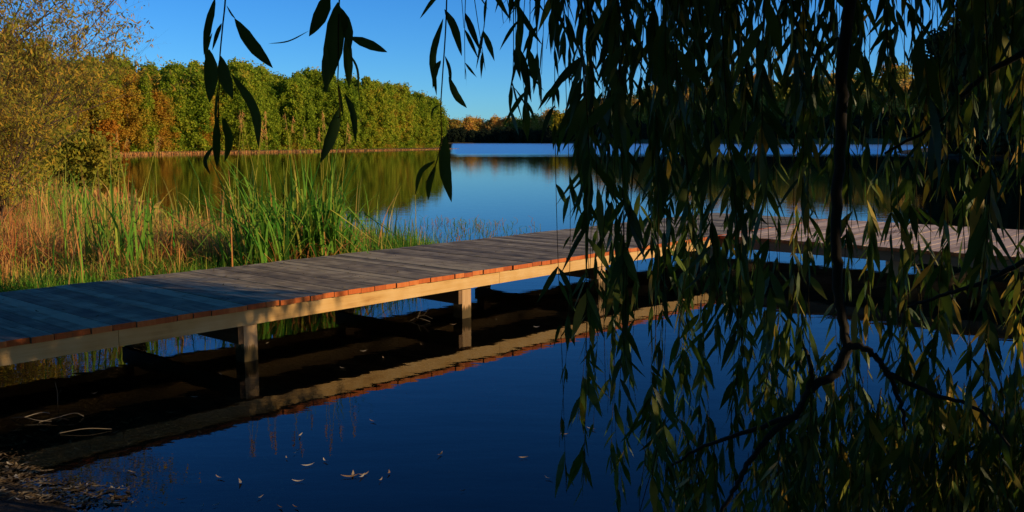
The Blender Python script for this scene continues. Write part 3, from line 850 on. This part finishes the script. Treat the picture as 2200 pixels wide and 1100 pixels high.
# ------------------------------------------------------------------ the weeping willow
willow = empty('weeping_willow', (4.4, 0.6, 0.25))
tag(willow, 'weeping willow whose dark leafy curtain hangs down across the right of the view', 'tree')
WB = np.array([4.4, 0.6, 0.25])
def wbuild(mb, name, mat, par=None, smooth=True):
    for v in mb.v: v -= WB.astype(np.float32)
    return mb.build(name, mat, par or willow, smooth)

def catmull(pts, k=8):
    pts = [np.array(p, float) for p in pts]
    pts = [2 * pts[0] - pts[1]] + pts + [2 * pts[-1] - pts[-2]]
    out = []
    for a, b, c, d in zip(pts[:-3], pts[1:-2], pts[2:-1], pts[3:]):
        for q in range(k):
            t = q / k
            out.append(0.5 * ((2 * b) + (-a + c) * t + (2 * a - 5 * b + 4 * c - d) * t * t + (-a + 3 * b - 3 * c + d) * t ** 3))
    out.append(pts[-2]); return np.array(out)

tk = MB()
tk.tube(catmull([(4.4, 0.6, -0.1), (4.35, 0.65, 1.2), (4.15, 0.8, 2.6), (3.9, 1.0, 3.8), (3.3, 1.3, 5.2), (2.4, 1.6, 6.4)], 5), np.linspace(0.34, 0.09, 26), 0.5, 12)
wbuild(tk, 'trunk', M_willow_bark)
def limb(pts, r0, r1, name='limb', sides=8, k=8):
    c = catmull(pts, k); b = MB()
    c[1:-1] += G.normal(0, 0.0018, (len(c) - 2, 3))
    b.tube(c, np.linspace(r0, r1, len(c)) if not isinstance(r0, list) else np.interp(np.linspace(0, 1, len(c)), *r0), R.random(), sides)
    return wbuild(b, name, M_willow_bark)
limb([(4.15, 0.8, 2.7), (3.0, 1.9, 4.1), (2.0, 2.8, 4.6), (1.2, 2.6, 3.9), at_y(1838, -60, 2.40), at_y(1812, 230, 2.40), at_y(1797, 470, 2.40), at_y(1800, 620, 2.40), at_y(1822, 752, 2.40)], [[0, 0.3, 0.5, 1], [0.08, 0.032, 0.0145, 0.012]], 0.0)
limb([at_y(1822, 745, 2.40), at_y(1795, 800, 2.40), at_y(1742, 838, 2.39), at_y(1715, 885, 2.38), at_y(1640, 950, 2.36), at_y(1590, 1030, 2.34), at_y(1550, 1100, 2.33)], 0.014, 0.005, 'branch', 6)
limb([at_y(1815, 742, 2.40), at_y(1862, 750, 2.36), at_y(1905, 800, 2.33), at_y(1932, 860, 2.33), at_y(1945, 925, 2.33)], 0.010, 0.004, 'branch', 6)
limb([at_y(1740, 840, 2.39), at_y(1742, 780, 2.40), at_y(1720, 730, 2.44)], 0.009, 0.003, 'branch', 5)
limb([at_y(1700, 895, 2.37), at_y(1600, 930, 2.40), at_y(1500, 965, 2.44), at_y(1430, 1010, 2.47)], 0.008, 0.003, 'branch', 5)
limb([at_y(2230, 545, 1.95), at_y(2130, 600, 2.03), at_y(2040, 630, 2.10), at_y(1950, 660, 2.17)], 0.007, 0.003, 'branch', 5)
limb([at_y(2240, 90, 2.25), at_y(2100, 175, 2.33), at_y(2020, 260, 2.40), at_y(1900, 330, 2.47)], 0.009, 0.003, 'branch', 5)
limb([at_y(1905, 800, 2.33), at_y(2000, 845, 2.25), at_y(2100, 880, 2.17), at_y(2170, 960, 2.10)], 0.007, 0.003, 'branch', 5)
for pts in ([(3.9, 1.0, 3.8), (1.8, 1.6, 5.2), (-0.6, 2.0, 5.0), (-2.4, 2.2, 3.8)], [(4.0, 1.0, 3.4), (3.0, 3.2, 4.8), (1.6, 4.2, 4.4)],
            [(3.9, 0.9, 3.9), (5.5, 2.6, 5.2), (6.2, 3.8, 4.0)], [(3.9, 0.9, 3.7), (2.2, -1.4, 5.2), (0.4, -3.2, 4.6)], [(4.1, 0.8, 3.4), (6.2, -0.6, 4.9), (7.4, -1.6, 4.0)],
            [(2.9, 1.5, 5.6), (0.6, 0.2, 6.4), (-1.8, -1.0, 5.2)], [(3.0, 1.9, 4.1), (1.4, 1.7, 4.0), (-0.1, 1.6, 3.3), (-0.55, 1.5, 2.6)]):
    limb(pts, 0.07, 0.02)

def leaf_rows(mb, P, D, L_, W_, tone, k=6, droop=0.5):
    n = len(P)
    D = D / np.linalg.norm(D, axis=1)[:, None]
    t = np.linspace(0, 1, k)
    side = np.cross(D, G.normal(0, 1, (n, 3)) + np.array([0, 0, 0.2])); side /= np.linalg.norm(side, axis=1)[:, None]
    bend = np.cross(side, D) * (G.uniform(-0.4, 0.4, n) * np.where(G.random(n) < 0.3, 2.6, 1.0))[:, None] + side * G.uniform(-0.35, 0.35, n)[:, None]
    droop = droop * G.uniform(0.2, 1.9, n)[:, None]
    S_ = P[:, None] + D[:, None] * (t[None, :, None] * L_[:, None, None]) + (bend[:, None] + np.stack([0 * droop, 0 * droop, -droop], -1).reshape(n, 1, 3)) * ((t ** 2)[None, :, None] * L_[:, None, None] * 0.35)
    prof = np.array([0.10, 0.75, 1.0, 0.86, 0.45, 0.02]) if k == 6 else np.interp(t, [0, .2, .45, .7, 1], [.1, .8, 1, .75, .03])
    tw_ = G.uniform(-0.5, 0.5, n)
    nrm = np.cross(D, side)
    sv_ = side[:, None] * np.cos(tw_[:, None, None] * t[None, :, None]) + nrm[:, None] * np.sin(tw_[:, None, None] * t[None, :, None])
    mb.ribbons(S_, sv_ * (prof[None, :, None] * 0.5 * W_[:, None, None]), tone)

def make_shoot(pts, spacing, Lf, stem_r, leaf_from=0.0, yellow=0.08, leaf_mb=None, stem_mb=None, k=6, side_twigs=0.0):
    c = catmull(pts, 10)
    seg = np.linalg.norm(np.diff(c, axis=0), axis=1); cum = np.concatenate([[0], np.cumsum(seg)])
    n = max(4, int(cum[-1] * (1 - leaf_from) / spacing))
    sv2 = leaf_from * cum[-1] + np.sort(G.random(n)) * cum[-1] * (1 - leaf_from)
    # bare stretches, as on the real shoots
    ph = G.uniform(0, 6.28); fr = G.uniform(5, 9)
    keep = (np.sin(sv2 * fr + ph) > -0.35) | (G.random(n) < 0.2)
    sv2 = sv2[keep]; n = len(sv2)
    P = np.stack([np.interp(sv2, cum, c[:, a]) for a in range(3)], 1)
    az = G.uniform(0, 2 * np.pi, n); op = G.uniform(0.08, 1.0, n) ** 1.3
    D = np.stack([np.cos(az) * op, np.sin(az) * op, -np.ones(n)], 1)
    L_ = Lf * G.uniform(0.6, 1.25, n) * np.clip((cum[-1] - sv2) / 0.25 + 0.5, 0.5, 1)
    base = G.uniform(0.1, 0.55)
    tone = np.clip(base + G.normal(0, 0.16, n) + (G.random(n) < yellow) * G.uniform(0.3, 0.6, n), 0, 1)
    leaf_rows(leaf_mb, P, D, L_, L_ * G.uniform(0.13, 0.25, n), tone, k)
    stem_mb.tube(c[::2] if len(c) > 12 else c, np.linspace(stem_r, stem_r * 0.35, len(c[::2] if len(c) > 12 else c)), G.random(), 4)

def shoot_obj(pts, spacing, Lf, stem_r, **kw):
    lb, sb = MB(), MB()
    make_shoot(pts, spacing, Lf, stem_r, leaf_mb=lb, stem_mb=sb, **kw)
    st = wbuild(sb, 'hanging_shoot', M_willow_twig, None)
    wbuild(lb, 'leaves', M_willow, st, False)

# two shoots hanging close to the camera, leaf by leaf
def near_shoot(stem_px, leaves_px, d, r_=0.0016):
    sb, lb = MB(), MB()
    c = catmull([at_y(x, y, d + R.uniform(-0.02, 0.02)) for x, y in stem_px], 6)
    sb.tube(c, np.linspace(r_, r_ * 0.5, len(c)), 0.3, 6)
    for (x0, y0, x1, y1, wpx, xm, ym) in leaves_px:
        dd = d + R.uniform(-0.04, 0.04); de = dd + R.uniform(-0.04, 0.04)
        A_, M_, B_ = at_y(x0, y0, dd), at_y(xm, ym, (dd + de) / 2), at_y(x1, y1, de)
        cc = catmull([A_, M_, B_], 5); k_ = len(cc)
        t = np.linspace(0, 1, k_)
        prof = np.interp(t, [0, .05, .3, .6, .85, 1], [.06, .35, .95, 1, .55, .03])
        dr = np.gradient(cc, axis=0); dr /= np.linalg.norm(dr, axis=1)[:, None]
        sd = np.cross(dr, np.array([0.15 * R.uniform(-1, 1), -1, 0.25 * R.uniform(-1, 1)])); sd /= np.linalg.norm(sd, axis=1)[:, None]
        nn = np.cross(dr, sd)
        wv_ = wpx / F * d * 0.5
        # midrib fold: two half blades
        e0 = cc - sd * (prof * wv_)[:, None] + nn * (prof * wv_ * 0.35)[:, None]
        e1 = cc + sd * (prof * wv_)[:, None] + nn * (prof * wv_ * 0.35)[:, None]
        v = np.stack([e0, cc, e1], 1).reshape(-1, 3)
        q = []
        for a in range(k_ - 1):
            q += [(a * 3, a * 3 + 1, a * 3 + 4, a * 3 + 3), (a * 3 + 1, a * 3 + 2, a * 3 + 5, a * 3 + 4)]
        lb.add(v, q, R.uniform(0.15, 0.65))
    st = wbuild(sb, 'hanging_shoot', M_willow_twig)
    wbuild(lb, 'leaves', M_willow, st)

near_shoot([(492, -420), (488, -200), (485, -20), (478, 60), (472, 130), (470, 220), (466, 300), (462, 345)],
           [(462, -5, 438, 118, 17, 446, 55), (487, 12, 507, 42, 4, 497, 30), (504, 40, 586, 146, 27, 540, 95), (476, 50, 456, 108, 9, 466, 72),
            (449, 106, 450, 221, 29, 452, 160), (474, 120, 500, 212, 26, 482, 165), (498, 160, 556, 318, 20, 545, 235), (466, 250, 466, 362, 18, 464, 310),
            (478, 252, 482, 348, 20, 490, 300), (460, 312, 452, 376, 9, 440, 345), (468, 190, 462, 270, 6, 464, 230), (456, 70, 446, 150, 7, 443, 110)], 1.5)
near_shoot([(742, -420), (735, -200), (730, -30), (727, 60), (727, 130), (726, 180), (731, 240), (726, 262)],
           [(706, -14, 664, 78, 32, 688, 30), (726, 5, 698, 196, 42, 716, 90), (730, 15, 752, 110, 22, 745, 60), (744, 70, 750, 190, 20, 747, 130),
            (752, 80, 832, 112, 20, 790, 94), (700, 100, 702, 198, 18, 699, 150), (664, 66, 576, 94, 3, 620, 88), (728, 232, 688, 350, 24, 712, 290),
            (740, 200, 764, 306, 14, 758, 245), (748, 110, 770, 210, 5, 768, 150), (727, 180, 738, 256, 6, 732, 215), (735, 20, 742, 80, 14, 740, 50)], 1.5)

near_shoot([(968, -420), (962, -200), (960, -20), (957, 70), (951, 160), (947, 230), (948, 300), (934, 360), (915, 392)],
           [(952, 40, 938, 205, 15, 930, 120), (955, 20, 992, 120, 17, 976, 60), (962, -30, 902, 40, 9, 930, 0), (947, 130, 930, 190, 12, 936, 150),
            (958, 290, 970, 434, 25, 956, 360), (935, 345, 892, 418, 11, 904, 370), (936, 355, 920, 430, 13, 922, 395), (964, 165, 1003, 232, 15, 980, 205),
            (946, 225, 927, 260, 4, 930, 235), (956, 120, 968, 190, 7, 966, 150)], 1.65)

def hang(px, yb, d, ytop=-350, sway=14, yexit=None):
    n = 6; pts = []
    ph = R.uniform(0, 6.28); fr = R.uniform(0.6, 1.4); dr = R.gauss(0, 28)
    for q in range(n):
        t = q / (n - 1)
        y = ytop + (yb - ytop) * t
        pts.append(at_y(px + math.sin(ph + fr * t * 5) * sway * (0.3 + t) + dr * (t - 0.5), y, d + 0.10 * math.sin(ph * 2 + t * 3)))
    # leave the picture plane geometry: tops lean back to the boughs overhead
    top = pts[0].copy(); pts.insert(0, top + np.array([R.uniform(-.1, .25), R.uniform(-.25, .1), 0.35]))
    return pts

spec = []
# thinner fringe on the left edge of the curtain
for px, yb, d in [(1020, 130, 2.0), (1003, 170, 2.2), (1040, 110, 2.0), (1096, 100, 2.1), (1115, 215, 2.4), (1098, 268, 2.0), (1132, 285, 2.2),
                  (1165, 160, 2.4), (1195, 105, 2.2), (1162, 240, 2.3), (1210, 200, 2.5), (985, 60, 2.0), (1140, 60, 1.9), (1262, 330, 2.2), (1225, 60, 2.0),
                  (1068, 50, 2.1), (1180, 60, 2.6)]:
    spec.append((px, yb, d, 9))
for px, yb, d in [(1248, 1040, 2.2), (1238, 860, 2.4), (1262, 905, 2.7), (1312, 1000, 2.5), (1330, 860, 2.1), (1352, 820, 2.6), (1200, 1060, 2.8), (1215, 960, 3.0),
                  (1405, 1010, 2.3), (1420, 900, 2.7), (1470, 830, 2.5), (1492, 930, 3.0), (1512, 700, 2.3), (1560, 760, 2.6), (1635, 880, 2.4), (1290, 700, 3.1)]:
    spec.append((px, yb, d, 12))
for k in range(152):                       # the dense part
    px = 1245 + (1010 * R.random() ** 1.05)
    t = (px - 1245) / 955
    d = R.uniform(2.0, 4.0)
    r_ = R.random()
    if r_ < 0.56: yb = R.uniform(150, 420)
    elif r_ < 0.66 + 0.0 * t: yb = R.uniform(430, 700)
    else: yb = R.uniform(700, 1130)
    if t < 0.12 and yb > 430 and R.random() < 0.5: yb = R.uniform(150, 330)
    spec.append((px, yb, d, 16))
spec += [(1243, 470, 1.65, 8), (1345, 420, 1.7, 10), (1562, 560, 1.7, 10), (1640, 700, 1.75, 12), (1985, 330, 1.7, 10), (2120, 620, 1.7, 12), (1430, 260, 1.6, 8)]
spec.sort(key=lambda q: q[2])
rest_l, rest_s = MB(), MB()
ns = 0
for k, (px, yb, d, sw) in enumerate(spec):
    pts = hang(px, yb, d, ytop=-300 - 60 * R.random(), sway=sw)
    yel = 0.08 + 0.35 * max(0, (px - 1500) / 700) * (yb > 500)
    kw = dict(spacing=R.uniform(0.019, 0.033) * (1.7 if px < 1235 else 1.0), Lf=R.uniform(0.075, 0.112), stem_r=0.0018, yellow=yel)
    if ns < 96:
        shoot_obj(pts, **kw); ns += 1
    else:
        make_shoot(pts, leaf_mb=rest_l, stem_mb=rest_s, **kw)
# short sprays from the low branches at lower right
for k in range(210):
    px = R.uniform(1380, 2230); y0 = R.uniform(620, 1060) if k % 2 else R.uniform(820, 1040)
    if px < 1600 and y0 < 850: continue
    d = R.uniform(2.4, 3.5)
    pts = hang(px, y0 + R.uniform(90, 330), d, ytop=y0, sway=12)[1:]
    make_shoot(pts, R.uniform(0.014, 0.026), R.uniform(0.055, 0.09), 0.0014, leaf_mb=rest_l, stem_mb=rest_s, yellow=0.25)
for k in range(170):
    px = 1620 + 620 * R.random() ** 0.8; y0 = R.uniform(780, 1040); d = R.uniform(2.5, 3.7)
    make_shoot(hang(px, y0 + R.uniform(90, 300), d, ytop=y0, sway=14)[1:], R.uniform(0.014, 0.024), R.uniform(0.07, 0.10), 0.0014, leaf_mb=rest_l, stem_mb=rest_s, yellow=0.35)
# the rest of the willow's crown: leaf masses round the viewer, mostly unseen, shaped to block sun and sky
def crown_leaves(n, fn, big=1.0):
    P = fn(n)
    az = G.uniform(0, 2 * np.pi, len(P)); op = G.uniform(0.2, 0.9, len(P))
    D = np.stack([np.cos(az) * op, np.sin(az) * op, -np.ones(len(P))], 1)
    L_ = G.uniform(0.12, 0.22, len(P)) * big
    leaf_rows(rest_l, P, D, L_, L_ * 0.26, np.clip(G.normal(0.4, 0.2, len(P)), 0, 1), 4)
def right_shade(n):
    x = G.uniform(1.6, 7.5, n); y = G.uniform(-2.5, 4.4, n); z = G.uniform(0.5, 6.0, n)
    ok = (x / np.maximum(y, 0.05) > 0.66) | (y < 0)
    ok &= (y < 4.5 - 0.12 * x + 0.3 * np.sin(z * 2)) & (np.hypot(x, y) > 1.9)
    ok &= ~((y > 2.2) & (z > 1.5) & (z < 2.15 + 0.26 * (x - 1.6)) & (G.random(n) < 0.97))   # skirt thinned to let sun dapple the front beam
    return np.stack([x, y, z], 1)[ok]
def top_shade(n):
    x = G.uniform(-8, 8.5, n); y = G.uniform(-5.5, 9.6, n); z = G.uniform(2.3, 6.6, n)
    dome = np.hypot(x - 0.3, y - 2.0) / 8.0
    ok = (z > 1.75 + 0.172 * np.maximum(y, 0) + 0.6 + np.maximum(0, x) * 0.2) & (dome < 1) & (z < 6.9 - 2.6 * dome ** 2)
    return np.stack([x, y, z], 1)[ok]
def back_shade(n):
    x = G.uniform(-5.5, 7, n); y = G.uniform(-6.0, -2.4, n); z = G.uniform(0.4, 5.5, n)
    return np.stack([x, y, z], 1)
def left_shade(n):
    x = G.uniform(-6.0, -3.7, n); y = G.uniform(-4, 3.2, n); z = G.uniform(1.0, 5, n)
    return np.stack([x, y, z], 1)
def shade_mass(n):       # outer curtain added to shade the deck but leave the front beam sunlit
    x = G.uniform(2.6, 6.5, n); y = G.uniform(4.0, 6.4, n); z = G.uniform(1.5, 5.6, n)
    lim = 1.65 + 0.75 * np.maximum(0, y - 5.2) + 0.30 * (x - 3.0)
    ok = (z > lim) & ((z > lim + 0.5) | (G.random(n) < 0.4)) & (y < 6.6 - 0.25 * (x - 3.0) + 0.35 * np.sin(x * 4 + z * 2)) & (x / y > 0.45)
    return np.stack([x, y, z], 1)[ok]
crown_leaves(26000, shade_mass)
crown_leaves(27000, right_shade)
crown_leaves(125000, top_shade, 1.25)
crown_leaves(15000, back_shade)
crown_leaves(12000, left_shade)
cr = wbuild(rest_l, 'crown', M_willow, None, False); cr['kind'] = 'stuff'
ct = wbuild(rest_s, 'twigs', M_willow_twig, None, False); ct['kind'] = 'stuff'

# ------------------------------------------------------------------ floating leaves and debris
def wisp(name, px, py, L_, ang, curl, tone, label, group, z=0.004):
    c = on_z(px, py)
    n_ = 7; t = np.linspace(-0.5, 0.5, n_)
    lx = t * L_; ly = curl * (t ** 2) * L_
    P = np.stack([lx * math.cos(ang) - ly * math.sin(ang), lx * math.sin(ang) + ly * math.cos(ang), 0.004 + np.abs(t) ** 2 * 0.03], 1)
    w_ = np.maximum(0.05, 1 - (2 * t) ** 2) * L_ * 0.085
    S_ = np.stack([-math.sin(ang) * w_, math.cos(ang) * w_, 0.15 * w_], 1)
    b = MB(); b.ribbons(P[None], S_[None], np.array([tone]))
    o = b.build(name, M_litter); o.location = (c[0], c[1], z)
    tag(o, label, 'leaf', group)
    return o
wisp('floating_leaf', 752, 1026, 0.10, 0.2, 0.5, 0.15, 'long orange brown curled leaf floating below the middle of the pier', None)
wisp('floating_leaf', 778, 1026, 0.06, 1.2, 0.2, 0.9, 'small pale leaf touching the orange curled floating leaf', None)
wisp('floating_leaf', 662, 1002, 0.075, 0.5, 0.2, 0.9, 'pale narrow leaf floating just left of the orange curled leaf', None)
LF = 'small pale willow leaf floating on the dark water in front of the pier'
for k in range(26):
    cxp, cyp, sp = R.choice([(640, 985, 60), (560, 1075, 90), (980, 1045, 60), (1010, 1078, 50), (860, 900, 40), (740, 1035, 60), (430, 1040, 120), (1350, 950, 120), (900, 1000, 200)])
    px = R.gauss(cxp, sp); py = R.gauss(cyp, sp * 0.28)
    if py < 920 - 0.17 * (px - 400): py += 70
    py = min(py, 1092)
    wisp('floating_leaf', px, py, R.uniform(0.03, 0.075), R.uniform(0, 3.1), R.uniform(-0.6, 0.6), R.uniform(0.0, 0.85), LF, 'leaves floating in front of the pier')
LP = 'tiny pale leaf floating in the dark reflection under the pier'
for k in range(13):
    px = R.uniform(150, 1180); py = 868 - 0.17 * px + R.uniform(-40, 60) 
    wisp('floating_leaf', px, py, R.uniform(0.03, 0.07), R.uniform(0, 3.1), R.uniform(-0.6, 0.6), R.uniform(0.2, 1.0), LP, 'leaves floating under the pier')
# drifted twigs
def drift(px, py, segs, label):
    b = MB(); c0 = on_z(px, py)
    for sg in segs:
        b.tube(catmull([(x, y, z) for x, y, z in sg], 4), 0.0022, R.random(), 5)
    o = b.build('drift_twig', M_debris); o.location = (c0[0], c0[1], 0.006); tag(o, label, 'twig')
drift(70, 905, [[(-.16, .05, 0), (-.05, 0.0, .02), (.04, -.03, .01), (.13, -.02, 0)], [(-.05, 0, .02), (.02, .07, .03), (.05, .12, .01)]], 'forked pale twig floating at the far left under the pier')
drift(125, 905, [[(-.1, -.04, 0), (0, 0, .02), (.08, .06, .03), (.12, .09, 0)], [(0, 0, .02), (.08, -.03, .01)]], 'small pale crooked twig right of the forked twig')
drift(185, 928, [[(-.14, -.04, 0), (0, 0, .015), (.14, .04, 0)]], 'straight pale twig lying flat on the shallows at left')
drift(908, 690, [[(-.12, 0, 0), (0, .02, .05), (.1, -.02, .02)], [(-.05, .0, .02), (-.02, .02, .1)], [(0, .02, .04), (.06, .02, .11)], [(-.1, .0, 0), (-.02, -.05, .03), (.08, -.06, 0)]], 'tuft of dry twigs caught under the pier left of the second post')
drift(123, 868, [[(0, 0, -0.05), (0.005, 0, .06), (-.005, 0, .14)], [(0, 0, .05), (.03, .01, .09)]], 'thin upright stick standing in the shallows at left')
# leaf litter on the shallow bed and wet shore at lower left
lb2 = MB()
def bed_pt():
    while True:
        q = on_z(R.uniform(-60, 620), R.uniform(880, 1110), -0.05)
        d_ = lake_sd([q[:2]])[0]
        if d_ < 2.6 and R.random() < 1.1 - d_ * 0.42:
            return (q[0], q[1], float(ground_h([q[:2]])[0]) + 0.008)
leaf_litter(lb2, 2400, bed_pt, 0.03, 0.09, 0.2)
tag(lb2.build('leaf_litter', leaf_mat('wet_litter', [(0.0, (0.05, 0.03, 0.015)), (0.6, (0.20, 0.13, 0.06)), (0.9, (0.34, 0.25, 0.13)), (1.0, (0.6, 0.5, 0.34))], 0.0)),
    'drowned willow leaves on the muddy shallows at lower left', 'leaves', kind='stuff')
